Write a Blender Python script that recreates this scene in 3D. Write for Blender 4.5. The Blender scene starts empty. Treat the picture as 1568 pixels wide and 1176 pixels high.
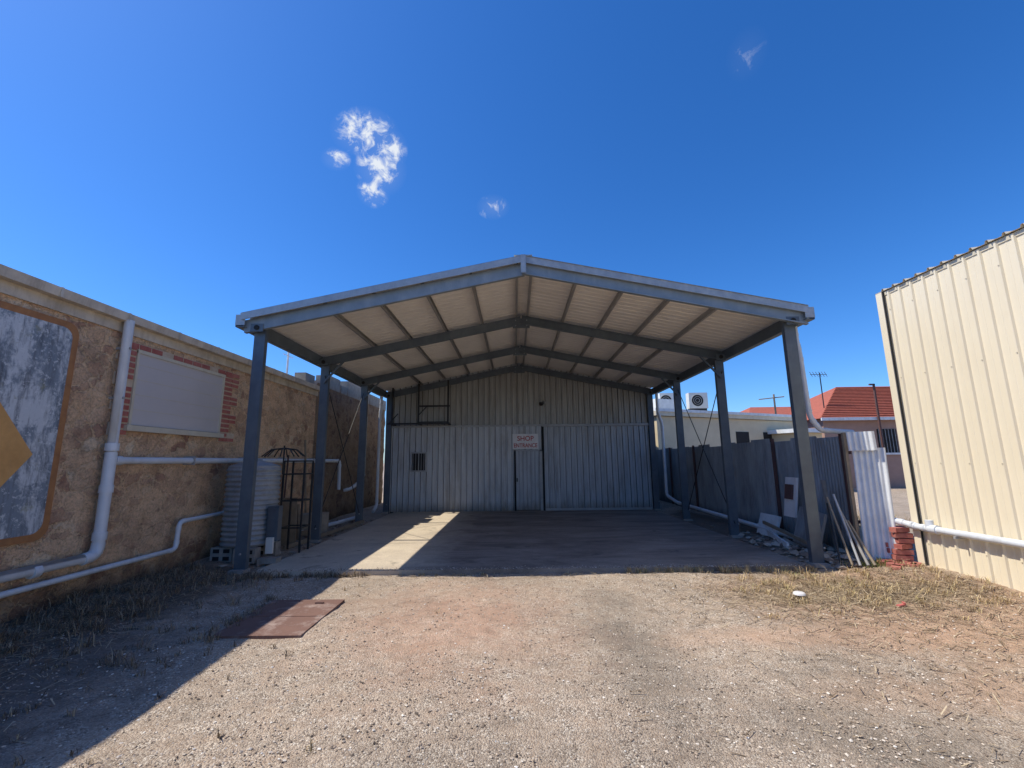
import bpy, math, random
import numpy as np
from mathutils import Vector, Matrix, noise
random.seed(7); rng=np.random.default_rng(7)
scene=bpy.context.scene
def lk(nt,a,b): nt.links.new(a,b)
# ------------------------------------------------------------ mesh builder
class MB:
    def __init__(s): s.v=[];s.f=[];s.m=[];s.sm=[];s.mats=[]
    def mi(s,mat):
        if mat not in s.mats: s.mats.append(mat)
        return s.mats.index(mat)
    def add(s,vs,fs,mat,smooth=False):
        o=len(s.v); s.v.extend([tuple(p) for p in vs]); k=s.mi(mat)
        for f in fs:
            s.f.append(tuple(i+o for i in f)); s.m.append(k); s.sm.append(smooth)
    def box(s,x0,x1,y0,y1,z0,z1,mat):
        vs=[(x,y,z) for z in (z0,z1) for x,y in ((x0,y0),(x1,y0),(x1,y1),(x0,y1))]
        s.add(vs,[(3,2,1,0),(4,5,6,7),(0,1,5,4),(1,2,6,5),(2,3,7,6),(3,0,4,7)],mat)
    def obox(s,c,size,rot,mat):
        M=Matrix.Translation(c)@rot.to_4x4()
        a,b,d=[q/2 for q in size]
        vs=[M@Vector(p) for p in ((-a,-b,-d),(a,-b,-d),(a,b,-d),(-a,b,-d),(-a,-b,d),(a,-b,d),(a,b,d),(-a,b,d))]
        s.add(vs,[(3,2,1,0),(4,5,6,7),(0,1,5,4),(1,2,6,5),(2,3,7,6),(3,0,4,7)],mat)
    def ext(s,poly,p0,p1,xa,mat):
        p0=Vector(p0);p1=Vector(p1);d=(p1-p0).normalized();xa=Vector(xa);xa=(xa-d*xa.dot(d)).normalized();ya=d.cross(xa)
        n=len(poly)
        vs=[p0+xa*a+ya*b for a,b in poly]+[p1+xa*a+ya*b for a,b in poly]
        fs=[(i,(i+1)%n,n+(i+1)%n,n+i) for i in range(n)]+[tuple(range(n))[::-1],tuple(range(n,2*n))]
        s.add(vs,fs,mat)
    def beam(s,p0,p1,w,h,mat,xa=(1,0,0)):
        s.ext([(-w/2,-h/2),(w/2,-h/2),(w/2,h/2),(-w/2,h/2)],p0,p1,xa,mat)
    def chan(s,p0,p1,d,w,mat,xa,t=.006,lip=.02):
        poly=[(-d/2,0),(d/2,0),(d/2,w),(d/2-lip,w),(d/2-lip,w-t),(d/2-t,w-t),(d/2-t,t),(-d/2+t,t),(-d/2+t,w-t),(-d/2+lip,w-t),(-d/2+lip,w),(-d/2,w)]
        s.ext(poly,p0,p1,xa,mat)
    def tube(s,path,r,mat,n=12,cap=True,rr=None):
        P=[Vector(p) for p in path]; rings=[]; up=None
        for i,p in enumerate(P):
            if i==0: d=P[1]-P[0]
            elif i==len(P)-1: d=P[-1]-P[-2]
            else: d=(P[i+1]-p).normalized()+(p-P[i-1]).normalized()
            d.normalize()
            if up is None: up=d.orthogonal().normalized()
            else: up=(up-d*up.dot(d)).normalized()
            b=d.cross(up); q=rr[i] if rr else r
            rings.append([p+(up*math.cos(2*math.pi*k/n)+b*math.sin(2*math.pi*k/n))*q for k in range(n)])
        vs=[v for R in rings for v in R]; fs=[]
        for i in range(len(P)-1):
            for k in range(n): fs.append((i*n+k,i*n+(k+1)%n,(i+1)*n+(k+1)%n,(i+1)*n+k))
        s.add(vs,fs,mat,True)
        if cap: s.add(rings[0]+rings[-1],[tuple(range(n))[::-1],tuple(range(n,2*n))],mat)
    def pipe(s,pts,r,mat,bend=.12,collars=True,n=14):
        P=[Vector(p) for p in pts]; out=[P[0]]; jo=[]
        for i in range(1,len(P)-1):
            a=(P[i-1]-P[i]);b=(P[i+1]-P[i]);k=min(bend,a.length*.45,b.length*.45)
            s0=P[i]+a.normalized()*k;s1=P[i]+b.normalized()*k
            jo+= [(s0,a.normalized()),(s1,b.normalized())]
            for t in range(7):
                t/=6; out.append(s0*(1-t)**2+P[i]*2*t*(1-t)+s1*t*t)
        out.append(P[-1]); s.tube(out,r,mat,n)
        if collars:
            for c,d in jo: s.tube([c-d*.01,c+d*(r*1.1)],r*1.14,mat,n)
    def lathe(s,c,prof,mat,n=36,smooth=True):
        vs=[(c[0]+r*math.cos(2*math.pi*k/n),c[1]+r*math.sin(2*math.pi*k/n),c[2]+z) for r,z in prof for k in range(n)]
        fs=[(i*n+k,i*n+(k+1)%n,(i+1)*n+(k+1)%n,(i+1)*n+k) for i in range(len(prof)-1) for k in range(n)]
        s.add(vs,fs,mat,smooth)
    def ribbed(s,o,u,v,nrm,W,bot,top,kind,mat,pitch=.19,h=.028,gmat=None):
        o=Vector(o);u=Vector(u);v=Vector(v);nrm=Vector(nrm);pts=[];gr=set()
        if kind=='corr':
            N=int(W/pitch*8)
            for i in range(N+1):
                t=W*i/N; pts.append((t,h*.5*math.sin(2*math.pi*t/pitch)))
        else:
            base=[(0,0),(.30,0),(.32,.12),(.36,.12),(.38,0),(.70,0),(.76,1),(.88,1),(.94,0)]
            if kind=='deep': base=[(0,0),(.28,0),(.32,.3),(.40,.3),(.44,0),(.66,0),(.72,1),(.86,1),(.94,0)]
            k=0
            while k*pitch<W:
                for j,(a,b) in enumerate(base):
                    t=k*pitch+a*pitch
                    if t<W:
                        if kind=='deep' and j in (5,7): gr.add(len(pts))  # rib flanks take the dark painted-shade material
                        pts.append((t,b*h))
                k+=1
            pts.append((W,0))
        vs=[]
        for t,hh in pts:
            vs.append(o+u*t+v*bot(t)+nrm*hh); vs.append(o+u*t+v*top(t)+nrm*hh)
        f1=[];f2=[]
        for i in range(len(pts)-1):
            (f2 if (gmat and i in gr) else f1).append((2*i,2*i+2,2*i+3,2*i+1))
        s.add(vs,f1,mat,kind=='corr')
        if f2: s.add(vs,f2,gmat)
    def make(s,name,parent=None):
        me=bpy.data.meshes.new(name); me.from_pydata(s.v,[],s.f)
        for m in s.mats: me.materials.append(m)
        me.polygons.foreach_set('material_index',s.m); me.polygons.foreach_set('use_smooth',s.sm); me.update()
        ob=bpy.data.objects.new(name,me); scene.collection.objects.link(ob)
        if parent: ob.parent=parent
        return ob
def empty(name):
    e=bpy.data.objects.new(name,None); scene.collection.objects.link(e); return e
# ------------------------------------------------------------ materials
def base(name):
    m=bpy.data.materials.new(name); m.use_nodes=True; nt=m.node_tree
    b=nt.nodes['Principled BSDF']; tc=nt.nodes.new('ShaderNodeTexCoord'); return m,nt,b,tc.outputs['Object']
def mapping(nt,co,sc):
    mp=nt.nodes.new('ShaderNodeMapping'); mp.inputs['Scale'].default_value=sc; lk(nt,co,mp.inputs[0]); return mp.outputs[0]
def nz(nt,co,scale,detail=6,rough=.6,dist=0):
    n=nt.nodes.new('ShaderNodeTexNoise'); n.inputs['Scale'].default_value=scale; n.inputs['Detail'].default_value=min(detail,5)
    n.inputs['Roughness'].default_value=rough; n.inputs['Distortion'].default_value=dist; lk(nt,co,n.inputs['Vector']); return n.outputs[0]
def ramp(nt,fac,stops):
    r=nt.nodes.new('ShaderNodeValToRGB'); e=r.color_ramp.elements
    while len(e)<len(stops): e.new(.5)
    for i,(p,c) in enumerate(stops): e[i].position=p; e[i].color=(*c,1) if len(c)==3 else c
    lk(nt,fac,r.inputs[0]); return r.outputs[0]
def g1(v): return (v,v,v)
def mix(nt,fac,a,b,mode='MIX'):
    m=nt.nodes.new('ShaderNodeMix'); m.data_type='RGBA'; m.blend_type=mode
    for s,x in ((m.inputs[0],fac),(m.inputs[6],a),(m.inputs[7],b)):
        if isinstance(x,(int,float)): s.default_value=x
        elif isinstance(x,tuple): s.default_value=(*x,1)
        else: lk(nt,x,s)
    return m.outputs[2]
def math_(nt,op,a,b=None,c=None):
    m=nt.nodes.new('ShaderNodeMath'); m.operation=op
    for i,x in enumerate((a,b,c)):
        if x is None: continue
        if isinstance(x,(int,float)): m.inputs[i].default_value=x
        else: lk(nt,x,m.inputs[i])
    return m.outputs[0]
def bump(nt,b,h,st,dist=.01):
    n=nt.nodes.new('ShaderNodeBump'); n.inputs['Strength'].default_value=st; n.inputs['Distance'].default_value=dist
    lk(nt,h,n.inputs['Height']); lk(nt,n.outputs[0],b.inputs['Normal'])
def pmat(name,c1,c2=None,scale=4,rough=.6,metal=0,bst=.0,bscale=60,stretch=(1,1,1),stain=.0,stc=(.12,.09,.06),base_dirt=False):
    m,nt,b,co=base(name); c2=c2 or tuple(x*.75 for x in c1)
    cs=mapping(nt,co,stretch)
    f=ramp(nt,nz(nt,cs,scale,5,.65),[(.32,g1(0)),(.68,g1(1))])
    col=mix(nt,f,c1,c2)
    if stain>0:
        s_=ramp(nt,nz(nt,mapping(nt,co,(2.5,2.5,.5)),1.6,5,.7),[(.5,g1(0)),(.72,g1(stain))]); col=mix(nt,s_,col,stc)
    if base_dirt:
        sx=nt.nodes.new('ShaderNodeSeparateXYZ'); lk(nt,co,sx.inputs[0])
        q=math_(nt,'MULTIPLY_ADD',nz(nt,mapping(nt,co,(3,3,.6)),3,4,.7),.5,sx.outputs[2])
        col=mix(nt,1.0,col,ramp(nt,q,[(.22,(.45,.38,.30)),(.62,g1(1))]),'MULTIPLY')
    lk(nt,col,b.inputs['Base Color']); b.inputs['Roughness'].default_value=rough; b.inputs['Metallic'].default_value=metal
    if bst>.1: bump(nt,b,nz(nt,co,bscale,3),bst)
    return m
M={}
M['steel']=pmat('blue_grey_steel',(.115,.145,.17),(.08,.10,.125),3,.45,.2,stain=.3,stc=(.18,.20,.21))
M['barge']=pmat('galvanised_barge',(.25,.29,.32),(.18,.22,.25),3,.5,.2,stain=.5,stc=(.34,.37,.39))
M['flash']=pmat('galvanised_flashing',(.40,.43,.45),(.28,.31,.34),6,.45,.3,stain=.5,stc=(.5,.52,.52))
M['roofu']=pmat('roof_sheet',(.84,.80,.74),(.75,.71,.66),1.2,.5,0,stain=.12,stc=(.5,.45,.4))
M['purlin']=pmat('purlin_galv',(.36,.35,.34),(.28,.27,.26),3,.5,.2)
M['walllo']=pmat('weathered_grey_cladding',(.60,.625,.64),(.44,.46,.48),2,.5,.1,stretch=(3,3,.35),stain=.7,stc=(.30,.27,.24),base_dirt=True)
M['wallog']=pmat('shaded_grey_rib',(.13,.135,.14),(.09,.09,.09),2,.6)  # shading of the rib flanks painted as dark colour, so ribs stand out
M['wallug']=pmat('shaded_beige_rib',(.10,.095,.08),(.07,.065,.055),2,.6)  # same painted flank shading for the beige upper wall
M['wallup']=pmat('weathered_beige_cladding',(.45,.45,.425),(.32,.32,.30),2,.5,.1,stretch=(3,3,.35),stain=.6,stc=(.24,.22,.18))
M['door']=pmat('door_cladding',(.50,.53,.56),(.37,.395,.42),2,.5,.1,stretch=(3,3,.35),stain=.7,stc=(.26,.24,.22),base_dirt=True)
M['trim']=pmat('grey_trim',(.4,.41,.41),(.3,.3,.3),3,.5,.1)
M['dark']=pmat('dark_gap',(.015,.015,.016),(.01,.01,.01),3,.8)
M['black']=pmat('black_steel',(.03,.03,.032),(.02,.02,.02),3,.5,.2)
M['pvc']=pmat('white_pvc',(.70,.73,.76),(.58,.61,.64),3,.35,stain=.4,stc=(.36,.34,.3))
M['cream']=pmat('cream_cladding',(.80,.71,.53),(.76,.67,.49),.8,.42,stain=.12,stc=(.55,.44,.30))
M['creamtrim']=pmat('cream_trim',(.66,.60,.46),(.56,.50,.38),3,.5,stain=.3,stc=(.25,.2,.14))
M['gutter']=pmat('weathered_cream_gutter',(.66,.58,.46),(.48,.41,.32),4,.6,stain=.7,stc=(.26,.2,.13))
M['fence']=pmat('galvanised_fence',(.40,.43,.45),(.22,.245,.26),2,.5,.3,stretch=(1,2,.5),stain=.6,stc=(.17,.14,.12),base_dirt=True)
M['white']=pmat('white_sheet',(.78,.80,.80),(.62,.64,.64),4,.45,stain=.4,stc=(.4,.34,.3))
M['rust']=pmat('rusty_post',(.13,.06,.05),(.08,.045,.04),8,.8,0,.3)
M['conc']=pmat('grey_concrete',(.36,.34,.31),(.24,.23,.21),6,.9,0,.5,stain=.4)
M['wood']=pmat('weathered_wood',(.30,.24,.17),(.2,.16,.11),6,.8,0,.3)
M['orange']=pmat('faded_orange_paint',(.70,.37,.12),(.56,.29,.09),5,.7,stain=.3,stc=(.4,.3,.2))
M['brown']=pmat('brown_orange_border',(.44,.20,.07),(.30,.13,.05),8,.7)
M['red']=pmat('red_paint',(.45,.03,.03),(.38,.02,.02),5,.5)
M['signw']=pmat('sign_white',(.76,.75,.73),(.68,.66,.64),5,.5,stain=.2,stc=(.45,.35,.3))
M['shutter']=pmat('boarded_window_panel',(.56,.52,.50),(.52,.48,.46),1,.6)
M['mortar']=pmat('pale_mortar',(.62,.50,.37),(.48,.37,.26),9,.9,0,.3)
M['brick']=pmat('red_brick',(.34,.085,.065),(.46,.18,.14),7,.85,0,.4)
M['plate']=pmat('rusty_plate',(.21,.115,.085),(.15,.08,.06),2,.85,.0,.4,stain=.9,stc=(.42,.32,.27))
M['tile']=pmat('red_roof_tiles',(.44,.12,.07),(.3,.085,.05),6,.8,0,.4,bscale=12)
M['pink']=pmat('pink_render',(.42,.27,.21),(.36,.23,.18),3,.85,0,.2)
M['housecream']=pmat('cream_render',(.66,.56,.38),(.58,.49,.33),2,.8)
M['tank']=pmat('grey_tank',(.36,.385,.40),(.27,.29,.30),3,.4,.15,stain=.4)
M['ac']=pmat('ac_casing',(.7,.7,.66),(.6,.6,.56),3,.5)
M['block']=pmat('grey_blockwork',(.40,.35,.28),(.27,.23,.18),5,.9,0,.5)
M['plasticred']=pmat('faded_red_plastic',(.55,.16,.13),(.5,.12,.1),5,.5)

def stone_mat(name,dark=1.0):
    m,nt,b,co=base(name)
    w=nt.nodes.new('ShaderNodeVectorMath'); w.operation='MULTIPLY_ADD'
    nn=nt.nodes.new('ShaderNodeTexNoise'); nn.inputs['Scale'].default_value=4.5; nn.inputs['Detail'].default_value=5; nn.inputs['Roughness'].default_value=.65; lk(nt,co,nn.inputs['Vector'])
    lk(nt,nn.outputs[1],w.inputs[0]); w.inputs[1].default_value=(.30,.30,.30); lk(nt,co,w.inputs[2])
    sc=mapping(nt,w.outputs[0],(1,1,1.5))
    v=nt.nodes.new('ShaderNodeTexVoronoi'); v.inputs['Scale'].default_value=4.2; lk(nt,sc,v.inputs['Vector'])
    e=nt.nodes.new('ShaderNodeTexVoronoi'); e.feature='DISTANCE_TO_EDGE'; e.inputs['Scale'].default_value=4.2; lk(nt,sc,e.inputs['Vector'])
    sp=nt.nodes.new('ShaderNodeSeparateColor'); lk(nt,v.outputs['Color'],sp.inputs[0])
    d=dark
    stone=ramp(nt,sp.outputs[0],[(0,(.40*d,.21*d,.14*d)),(.25,(.64*d,.41*d,.25*d)),(.5,(.78*d,.53*d,.33*d)),(.75,(.48*d,.27*d,.18*d)),(1,(.80*d,.62*d,.42*d))])
    mort=mix(nt,ramp(nt,nz(nt,co,6,5),[(.35,g1(0)),(.65,g1(1))]),(.82*d,.58*d,.36*d),(.70*d,.46*d,.26*d))
    f=math_(nt,'MULTIPLY_ADD',nz(nt,co,11,5,.75),.26,e.outputs['Distance'])
    ms=ramp(nt,f,[(.17,g1(0)),(.22,g1(1))])
    cover=ramp(nt,nz(nt,co,1.0,5,.72),[(.44,g1(1)),(.64,g1(.35))])
    msk=mix(nt,1.0,ms,cover,'MULTIPLY')
    col=mix(nt,msk,mort,stone)
    blot=ramp(nt,nz(nt,co,2.0,5,.8),[(.3,g1(.60)),(.5,g1(1)),(.75,g1(1.14))]); col=mix(nt,1.0,col,blot,'MULTIPLY')
    spk=ramp(nt,nz(nt,co,34,5,.8),[(.32,g1(.6)),(.5,g1(1)),(.7,g1(1.2))]); col=mix(nt,1.0,col,spk,'MULTIPLY')
    chip=ramp(nt,nz(nt,co,9,5,.8),[(.61,g1(0)),(.66,g1(.75))]); col=mix(nt,chip,col,(.34*d,.17*d,.11*d))
    lime=ramp(nt,nz(nt,mapping(nt,co,(1,1.3,1)),5,5,.8),[(.63,g1(0)),(.70,g1(.6))]); col=mix(nt,lime,col,(.84*d,.72*d,.54*d))
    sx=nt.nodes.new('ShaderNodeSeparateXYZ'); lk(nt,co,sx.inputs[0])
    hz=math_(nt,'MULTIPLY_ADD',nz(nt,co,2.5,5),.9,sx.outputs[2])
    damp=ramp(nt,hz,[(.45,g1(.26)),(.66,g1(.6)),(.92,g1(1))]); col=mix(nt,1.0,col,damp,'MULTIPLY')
    lk(nt,col,b.inputs['Base Color']); b.inputs['Roughness'].default_value=.92
    hh=math_(nt,'ADD',math_(nt,'MULTIPLY',msk,.7),math_(nt,'MULTIPLY',nz(nt,co,20,5,.75),1.4))
    bump(nt,b,hh,.9,.03)
    return m
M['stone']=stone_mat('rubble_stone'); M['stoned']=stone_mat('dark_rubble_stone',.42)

m,nt,b,co=base('peeling_paint')
c1=mix(nt,ramp(nt,nz(nt,mapping(nt,co,(1,1.6,1)),1.6,5,.75,.2),[(.47,g1(0)),(.56,g1(1))]),(.22,.255,.29),(.56,.58,.59))
c1=mix(nt,ramp(nt,nz(nt,mapping(nt,co,(7,7,1)),2,5,.75),[(.48,g1(0)),(.68,g1(.85))]),c1,(.09,.10,.115))
c1=mix(nt,ramp(nt,nz(nt,co,14,5,.8),[(.56,g1(0)),(.62,g1(.8))]),c1,(.64,.65,.65))
c1=mix(nt,ramp(nt,nz(nt,co,3.2,5,.7),[(.62,g1(0)),(.68,g1(.6))]),c1,(.28,.27,.17))
lk(nt,c1,b.inputs['Base Color']); b.inputs['Roughness'].default_value=.7; M['ad']=m

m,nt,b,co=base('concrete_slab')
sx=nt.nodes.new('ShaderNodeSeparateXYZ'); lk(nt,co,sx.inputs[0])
sunlit_tone=mix(nt,ramp(nt,nz(nt,co,.9,5,.7),[(.35,g1(0)),(.65,g1(1))]),(.66,.56,.42),(.50,.42,.32))  # brighter concrete colour painted in for the sunlit strip
shaded_tone=mix(nt,ramp(nt,nz(nt,mapping(nt,co,(.5,1.5,1)),1.1,5,.75,.6),[(.36,g1(0)),(.62,g1(1))]),(.36,.30,.245),(.19,.155,.125))  # mottled darker concrete, standing in for shade under the roof
shade_mask=ramp(nt,math_(nt,'MULTIPLY_ADD',nz(nt,co,1.5,4,.7),.8,math_(nt,'MULTIPLY_ADD',sx.outputs[0],.5,.72)),[(.15,g1(0)),(.6,g1(1))])
col=mix(nt,shade_mask,sunlit_tone,shaded_tone)  # light and shade put into the slab colour, split across its width
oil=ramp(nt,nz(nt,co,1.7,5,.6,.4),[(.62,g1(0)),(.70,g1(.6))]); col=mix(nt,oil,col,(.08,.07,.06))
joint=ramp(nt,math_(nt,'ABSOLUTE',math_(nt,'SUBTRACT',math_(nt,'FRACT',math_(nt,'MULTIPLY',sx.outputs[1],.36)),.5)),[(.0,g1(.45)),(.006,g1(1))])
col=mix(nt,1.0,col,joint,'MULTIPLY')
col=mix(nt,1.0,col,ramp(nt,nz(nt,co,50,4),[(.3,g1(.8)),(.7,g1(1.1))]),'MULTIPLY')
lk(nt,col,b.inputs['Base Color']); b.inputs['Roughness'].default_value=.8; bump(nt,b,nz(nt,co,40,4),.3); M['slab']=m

# ground
m,nt,b,co=base('gravel_ground')
sx=nt.nodes.new('ShaderNodeSeparateXYZ'); lk(nt,co,sx.inputs[0]); X,Y=sx.outputs[0],sx.outputs[1]
vo=nt.nodes.new('ShaderNodeTexVoronoi'); vo.inputs['Scale'].default_value=95; lk(nt,co,vo.inputs['Vector'])
sc=nt.nodes.new('ShaderNodeSeparateColor'); lk(nt,vo.outputs['Color'],sc.inputs[0])
grav=ramp(nt,sc.outputs[0],[(0,(.16,.12,.09)),(.3,(.34,.265,.195)),(.6,(.47,.38,.29)),(.85,(.60,.51,.40)),(1,(.76,.69,.58))])
fines=ramp(nt,sc.outputs[1],[(0,(.30,.215,.15)),(.5,(.43,.33,.24)),(1,(.55,.45,.34))])
col=mix(nt,ramp(nt,nz(nt,co,5,5,.7),[(.4,g1(0)),(.6,g1(1))]),grav,fines)
def blob(cx,cy,rx,ry,nsc,amp,lo,hi):
    dx=math_(nt,'DIVIDE',math_(nt,'SUBTRACT',X,cx),rx); dy=math_(nt,'DIVIDE',math_(nt,'SUBTRACT',Y,cy),ry)
    r=math_(nt,'SQRT',math_(nt,'ADD',math_(nt,'MULTIPLY',dx,dx),math_(nt,'MULTIPLY',dy,dy)))
    r=math_(nt,'MULTIPLY_ADD',nz(nt,co,nsc,4,.7),amp,r); r=math_(nt,'SUBTRACT',r,amp*.5)
    return ramp(nt,r,[(lo,g1(1)),(hi,g1(0))])
redsoil=mix(nt,ramp(nt,nz(nt,co,30,4),[(.35,g1(0)),(.65,g1(1))]),(.62,.35,.23),(.48,.32,.22))
col=mix(nt,math_(nt,'MULTIPLY',blob(-.7,5.3,1.7,2.0,1.6,1.7,.1,1.15),.65),col,redsoil)
grey=mix(nt,ramp(nt,nz(nt,co,60,3),[(.35,g1(0)),(.65,g1(1))]),(.14,.115,.088),(.31,.26,.20))
col=mix(nt,math_(nt,'MULTIPLY',blob(1.1,4.3,.6,2.4,1.3,1.7,.05,1.0),.62),col,grey)
col=mix(nt,math_(nt,'MULTIPLY',blob(2.2,2.9,1.2,1.5,1.7,1.7,.1,1.0),.68),col,grey)
col=mix(nt,math_(nt,'MULTIPLY',blob(-.2,2.7,1.4,.7,1.7,1.7,.1,1.0),.3),col,grey)
dirt=mix(nt,ramp(nt,nz(nt,co,14,5,.75),[(.35,g1(0)),(.65,g1(1))]),(.52,.34,.22),(.32,.21,.135))
col=mix(nt,math_(nt,'MULTIPLY',blob(4.6,5.6,2.3,2.2,1.8,1.2,.55,1.0),.85),col,dirt)
col=mix(nt,math_(nt,'MULTIPLY',blob(3.2,4.6,2.2,.42,1.8,1.2,.3,1.0),.6),col,(.55,.36,.24))
col=mix(nt,math_(nt,'MULTIPLY',blob(3.6,3.6,1.6,.4,1.8,1.4,.3,1.0),.6),col,dirt)
mulch=mix(nt,ramp(nt,nz(nt,co,24,5,.8,1),[(.4,g1(0)),(.6,g1(1))]),(.20,.135,.08),(.46,.36,.23))
col=mix(nt,math_(nt,'MULTIPLY',blob(4.2,5.85,1.8,.6,2.5,1.3,.5,.95),.85),col,mulch)
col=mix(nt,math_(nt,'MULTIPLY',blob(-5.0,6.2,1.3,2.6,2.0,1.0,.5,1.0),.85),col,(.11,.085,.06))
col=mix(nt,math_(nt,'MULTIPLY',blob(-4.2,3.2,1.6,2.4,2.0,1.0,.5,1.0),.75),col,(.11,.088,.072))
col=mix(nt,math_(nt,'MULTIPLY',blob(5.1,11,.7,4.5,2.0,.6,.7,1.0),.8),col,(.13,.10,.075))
big=ramp(nt,nz(nt,co,.8,5,.7),[(.3,g1(.78)),(.5,g1(1)),(.7,g1(1.14))]); col=mix(nt,1.0,col,big,'MULTIPLY')
mid=ramp(nt,nz(nt,co,6,5,.75),[(.3,g1(.72)),(.5,g1(1)),(.7,g1(1.14))]); col=mix(nt,1.0,col,mid,'MULTIPLY')
lk(nt,col,b.inputs['Base Color']); b.inputs['Roughness'].default_value=.95
h=math_(nt,'ADD',math_(nt,'MULTIPLY',vo.outputs['Distance'],-1.0),math_(nt,'MULTIPLY',nz(nt,co,30,4),1.0))
bump(nt,b,h,.85,.012); M['ground']=m

def island(name,stops,rough=.9):
    m,nt,b,co=base(name); gn=nt.nodes.new('ShaderNodeNewGeometry')
    c=ramp(nt,gn.outputs['Random Per Island'],stops)
    lk(nt,c,b.inputs['Base Color']); b.inputs['Roughness'].default_value=rough; return m
M['stones']=island('gravel_stones',[(0,(.11,.085,.065)),(.25,(.25,.19,.14)),(.5,(.43,.335,.25)),(.75,(.56,.47,.365)),(.93,(.70,.62,.52)),(1,(.82,.78,.70))])
M['dry']=island('dry_grass',[(0,(.26,.17,.08)),(.4,(.50,.36,.18)),(.8,(.66,.52,.29)),(1,(.42,.36,.14))])
M['green']=island('green_weed',[(0,(.08,.11,.03)),(.6,(.16,.19,.05)),(1,(.30,.28,.09))])
M['dead']=island('dead_weeds',[(0,(.07,.05,.035)),(.5,(.19,.14,.09)),(1,(.42,.33,.21))])
M['rubble']=island('rubble',[(0,(.16,.11,.08)),(.5,(.30,.25,.20)),(1,(.46,.42,.36))])

# ------------------------------------------------------------ ground
C=.19
def sstep(a,b,x):
    t=np.clip((x-a)/(b-a),0,1); return t*t*(3-2*t)
def gh(x,y):
    x=np.asarray(x,float);y=np.asarray(y,float)
    n=.012*np.sin(1.7*x+.6*y)+.012*np.sin(2.3*y-1.1*x)+.006*np.sin(5.1*x+3.7*y)
    z=n+.10*sstep(4.6,5.6,x)*sstep(4.5,7,y)+.05*sstep(-4.3,-5.3,x)
    z+=.04*sstep(2.6,4.4,x)*sstep(4.6,5.4,y)*(1-sstep(6.6,7.2,y))
    slab=sstep(-4.5,-4.1,x)*(1-sstep(4.5,4.9,x))*sstep(7.0,7.35,y)
    near=np.exp(-((x/40)**2+(y/60)**2))
    z=z*near
    return z*(1-slab)-.04*slab
def axis(lo,hi,step,ext):
    a=list(np.arange(lo,hi+1e-6,step)); d=step;p=hi
    while p<ext: d*=1.5;p+=d;a.append(p)
    d=step;p=lo
    while p>-ext: d*=1.5;p-=d;a.insert(0,p)
    return np.array(a)
xs=axis(-7,8,.09,900); ys=axis(0,17,.09,900)
XX,YY=np.meshgrid(xs,ys); ZZ=gh(XX,YY)
fine=(np.abs(XX)<8)&(YY>0)&(YY<8)
ZZ=ZZ+np.where(fine,rng.normal(0,.003,XX.shape),0)
nx,ny=len(xs),len(ys)
vs=np.stack([XX.ravel(),YY.ravel(),ZZ.ravel()],1)
idx=np.arange(nx*ny).reshape(ny,nx)
fs=np.stack([idx[:-1,:-1].ravel(),idx[:-1,1:].ravel(),idx[1:,1:].ravel(),idx[1:,:-1].ravel()],1)
me=bpy.data.meshes.new('ground'); me.from_pydata(vs.tolist(),[],fs.tolist()); me.materials.append(M['ground'])
me.polygons.foreach_set('use_smooth',[True]*len(me.polygons))
ob=bpy.data.objects.new('ground',me); scene.collection.objects.link(ob)

def stones(name,N,sampler,smin,smax,mat,flat=.65,power=2.2,zoff=0):
    x,y=sampler(N); n=len(x)
    r=smin+(smax-smin)*rng.random(n)**power; z=gh(x,y)+zoff
    o=np.array([(1,0,0),(0,1,0),(-1,0,0),(0,-1,0),(0,0,1),(0,0,-1),(.62,.62,.5),(-.62,-.62,.5)],float)
    F=np.array([(0,1,6),(1,4,6),(4,0,6),(1,2,4),(2,3,7),(3,4,7),(4,2,7),(3,0,4),(1,0,5),(2,1,5),(3,2,5),(0,3,5)])
    V=o[None]*r[:,None,None]*(1+rng.normal(0,.18,(n,8,1)))
    V[:,:,0]*=(.8+.6*rng.random(n))[:,None]; V[:,:,2]*=flat
    a=rng.random(n)*6.28; c,s=np.cos(a)[:,None],np.sin(a)[:,None]
    vx=V[:,:,0]*c-V[:,:,1]*s; vy=V[:,:,0]*s+V[:,:,1]*c
    V=np.stack([vx+x[:,None],vy+y[:,None],V[:,:,2]+(z+r*.25)[:,None]],2)
    FF=(F[None]+8*np.arange(n)[:,None,None]).reshape(-1,3)
    me=bpy.data.meshes.new(name); me.from_pydata(V.reshape(-1,3).tolist(),[],FF.tolist()); me.materials.append(mat)
    ob=bpy.data.objects.new(name,me); scene.collection.objects.link(ob); return ob
def samp_near(N):
    y=1.9+(5.4)*rng.random(N)**1.7; x=(rng.random(N)-.5)*2*(y*1.25+.3)
    pn=np.sin(2.1*x+1.3*y)+np.sin(3.3*y-1.9*x+1)+.8*np.sin(5.3*x+2.2*y+2)
    k=(x>-5.5)&(x<5.9)&(y<7.3)&~((x>-3.1)&(x<-2.1)&(y>4.7)&(y<6.0))&(pn+rng.normal(0,.8,len(x))>-1.1); return x[k],y[k]
stones('gravel',52000,samp_near,.0025,.0115,M['stones'],power=2.6)

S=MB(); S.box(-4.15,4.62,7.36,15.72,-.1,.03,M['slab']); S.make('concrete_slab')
def samp_edge(N):
    x=rng.uniform(-4.1,4.6,N); y=7.36+np.abs(rng.normal(0,.09,N)); return x,y
stones('loose_grit',2600,samp_edge,.003,.012,M['stones'],zoff=.07)
S=MB(); S.box(-3.04,-2.15,4.75,5.92,-.01,.022,M['plate']); S.box(-3.0,-2.19,5.3,5.31,.022,.027,M['plate']); S.box(-2.45,-2.35,5.75,5.78,.022,.035,M['rust'])
ob=S.make('steel_cover_plate')

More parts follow.
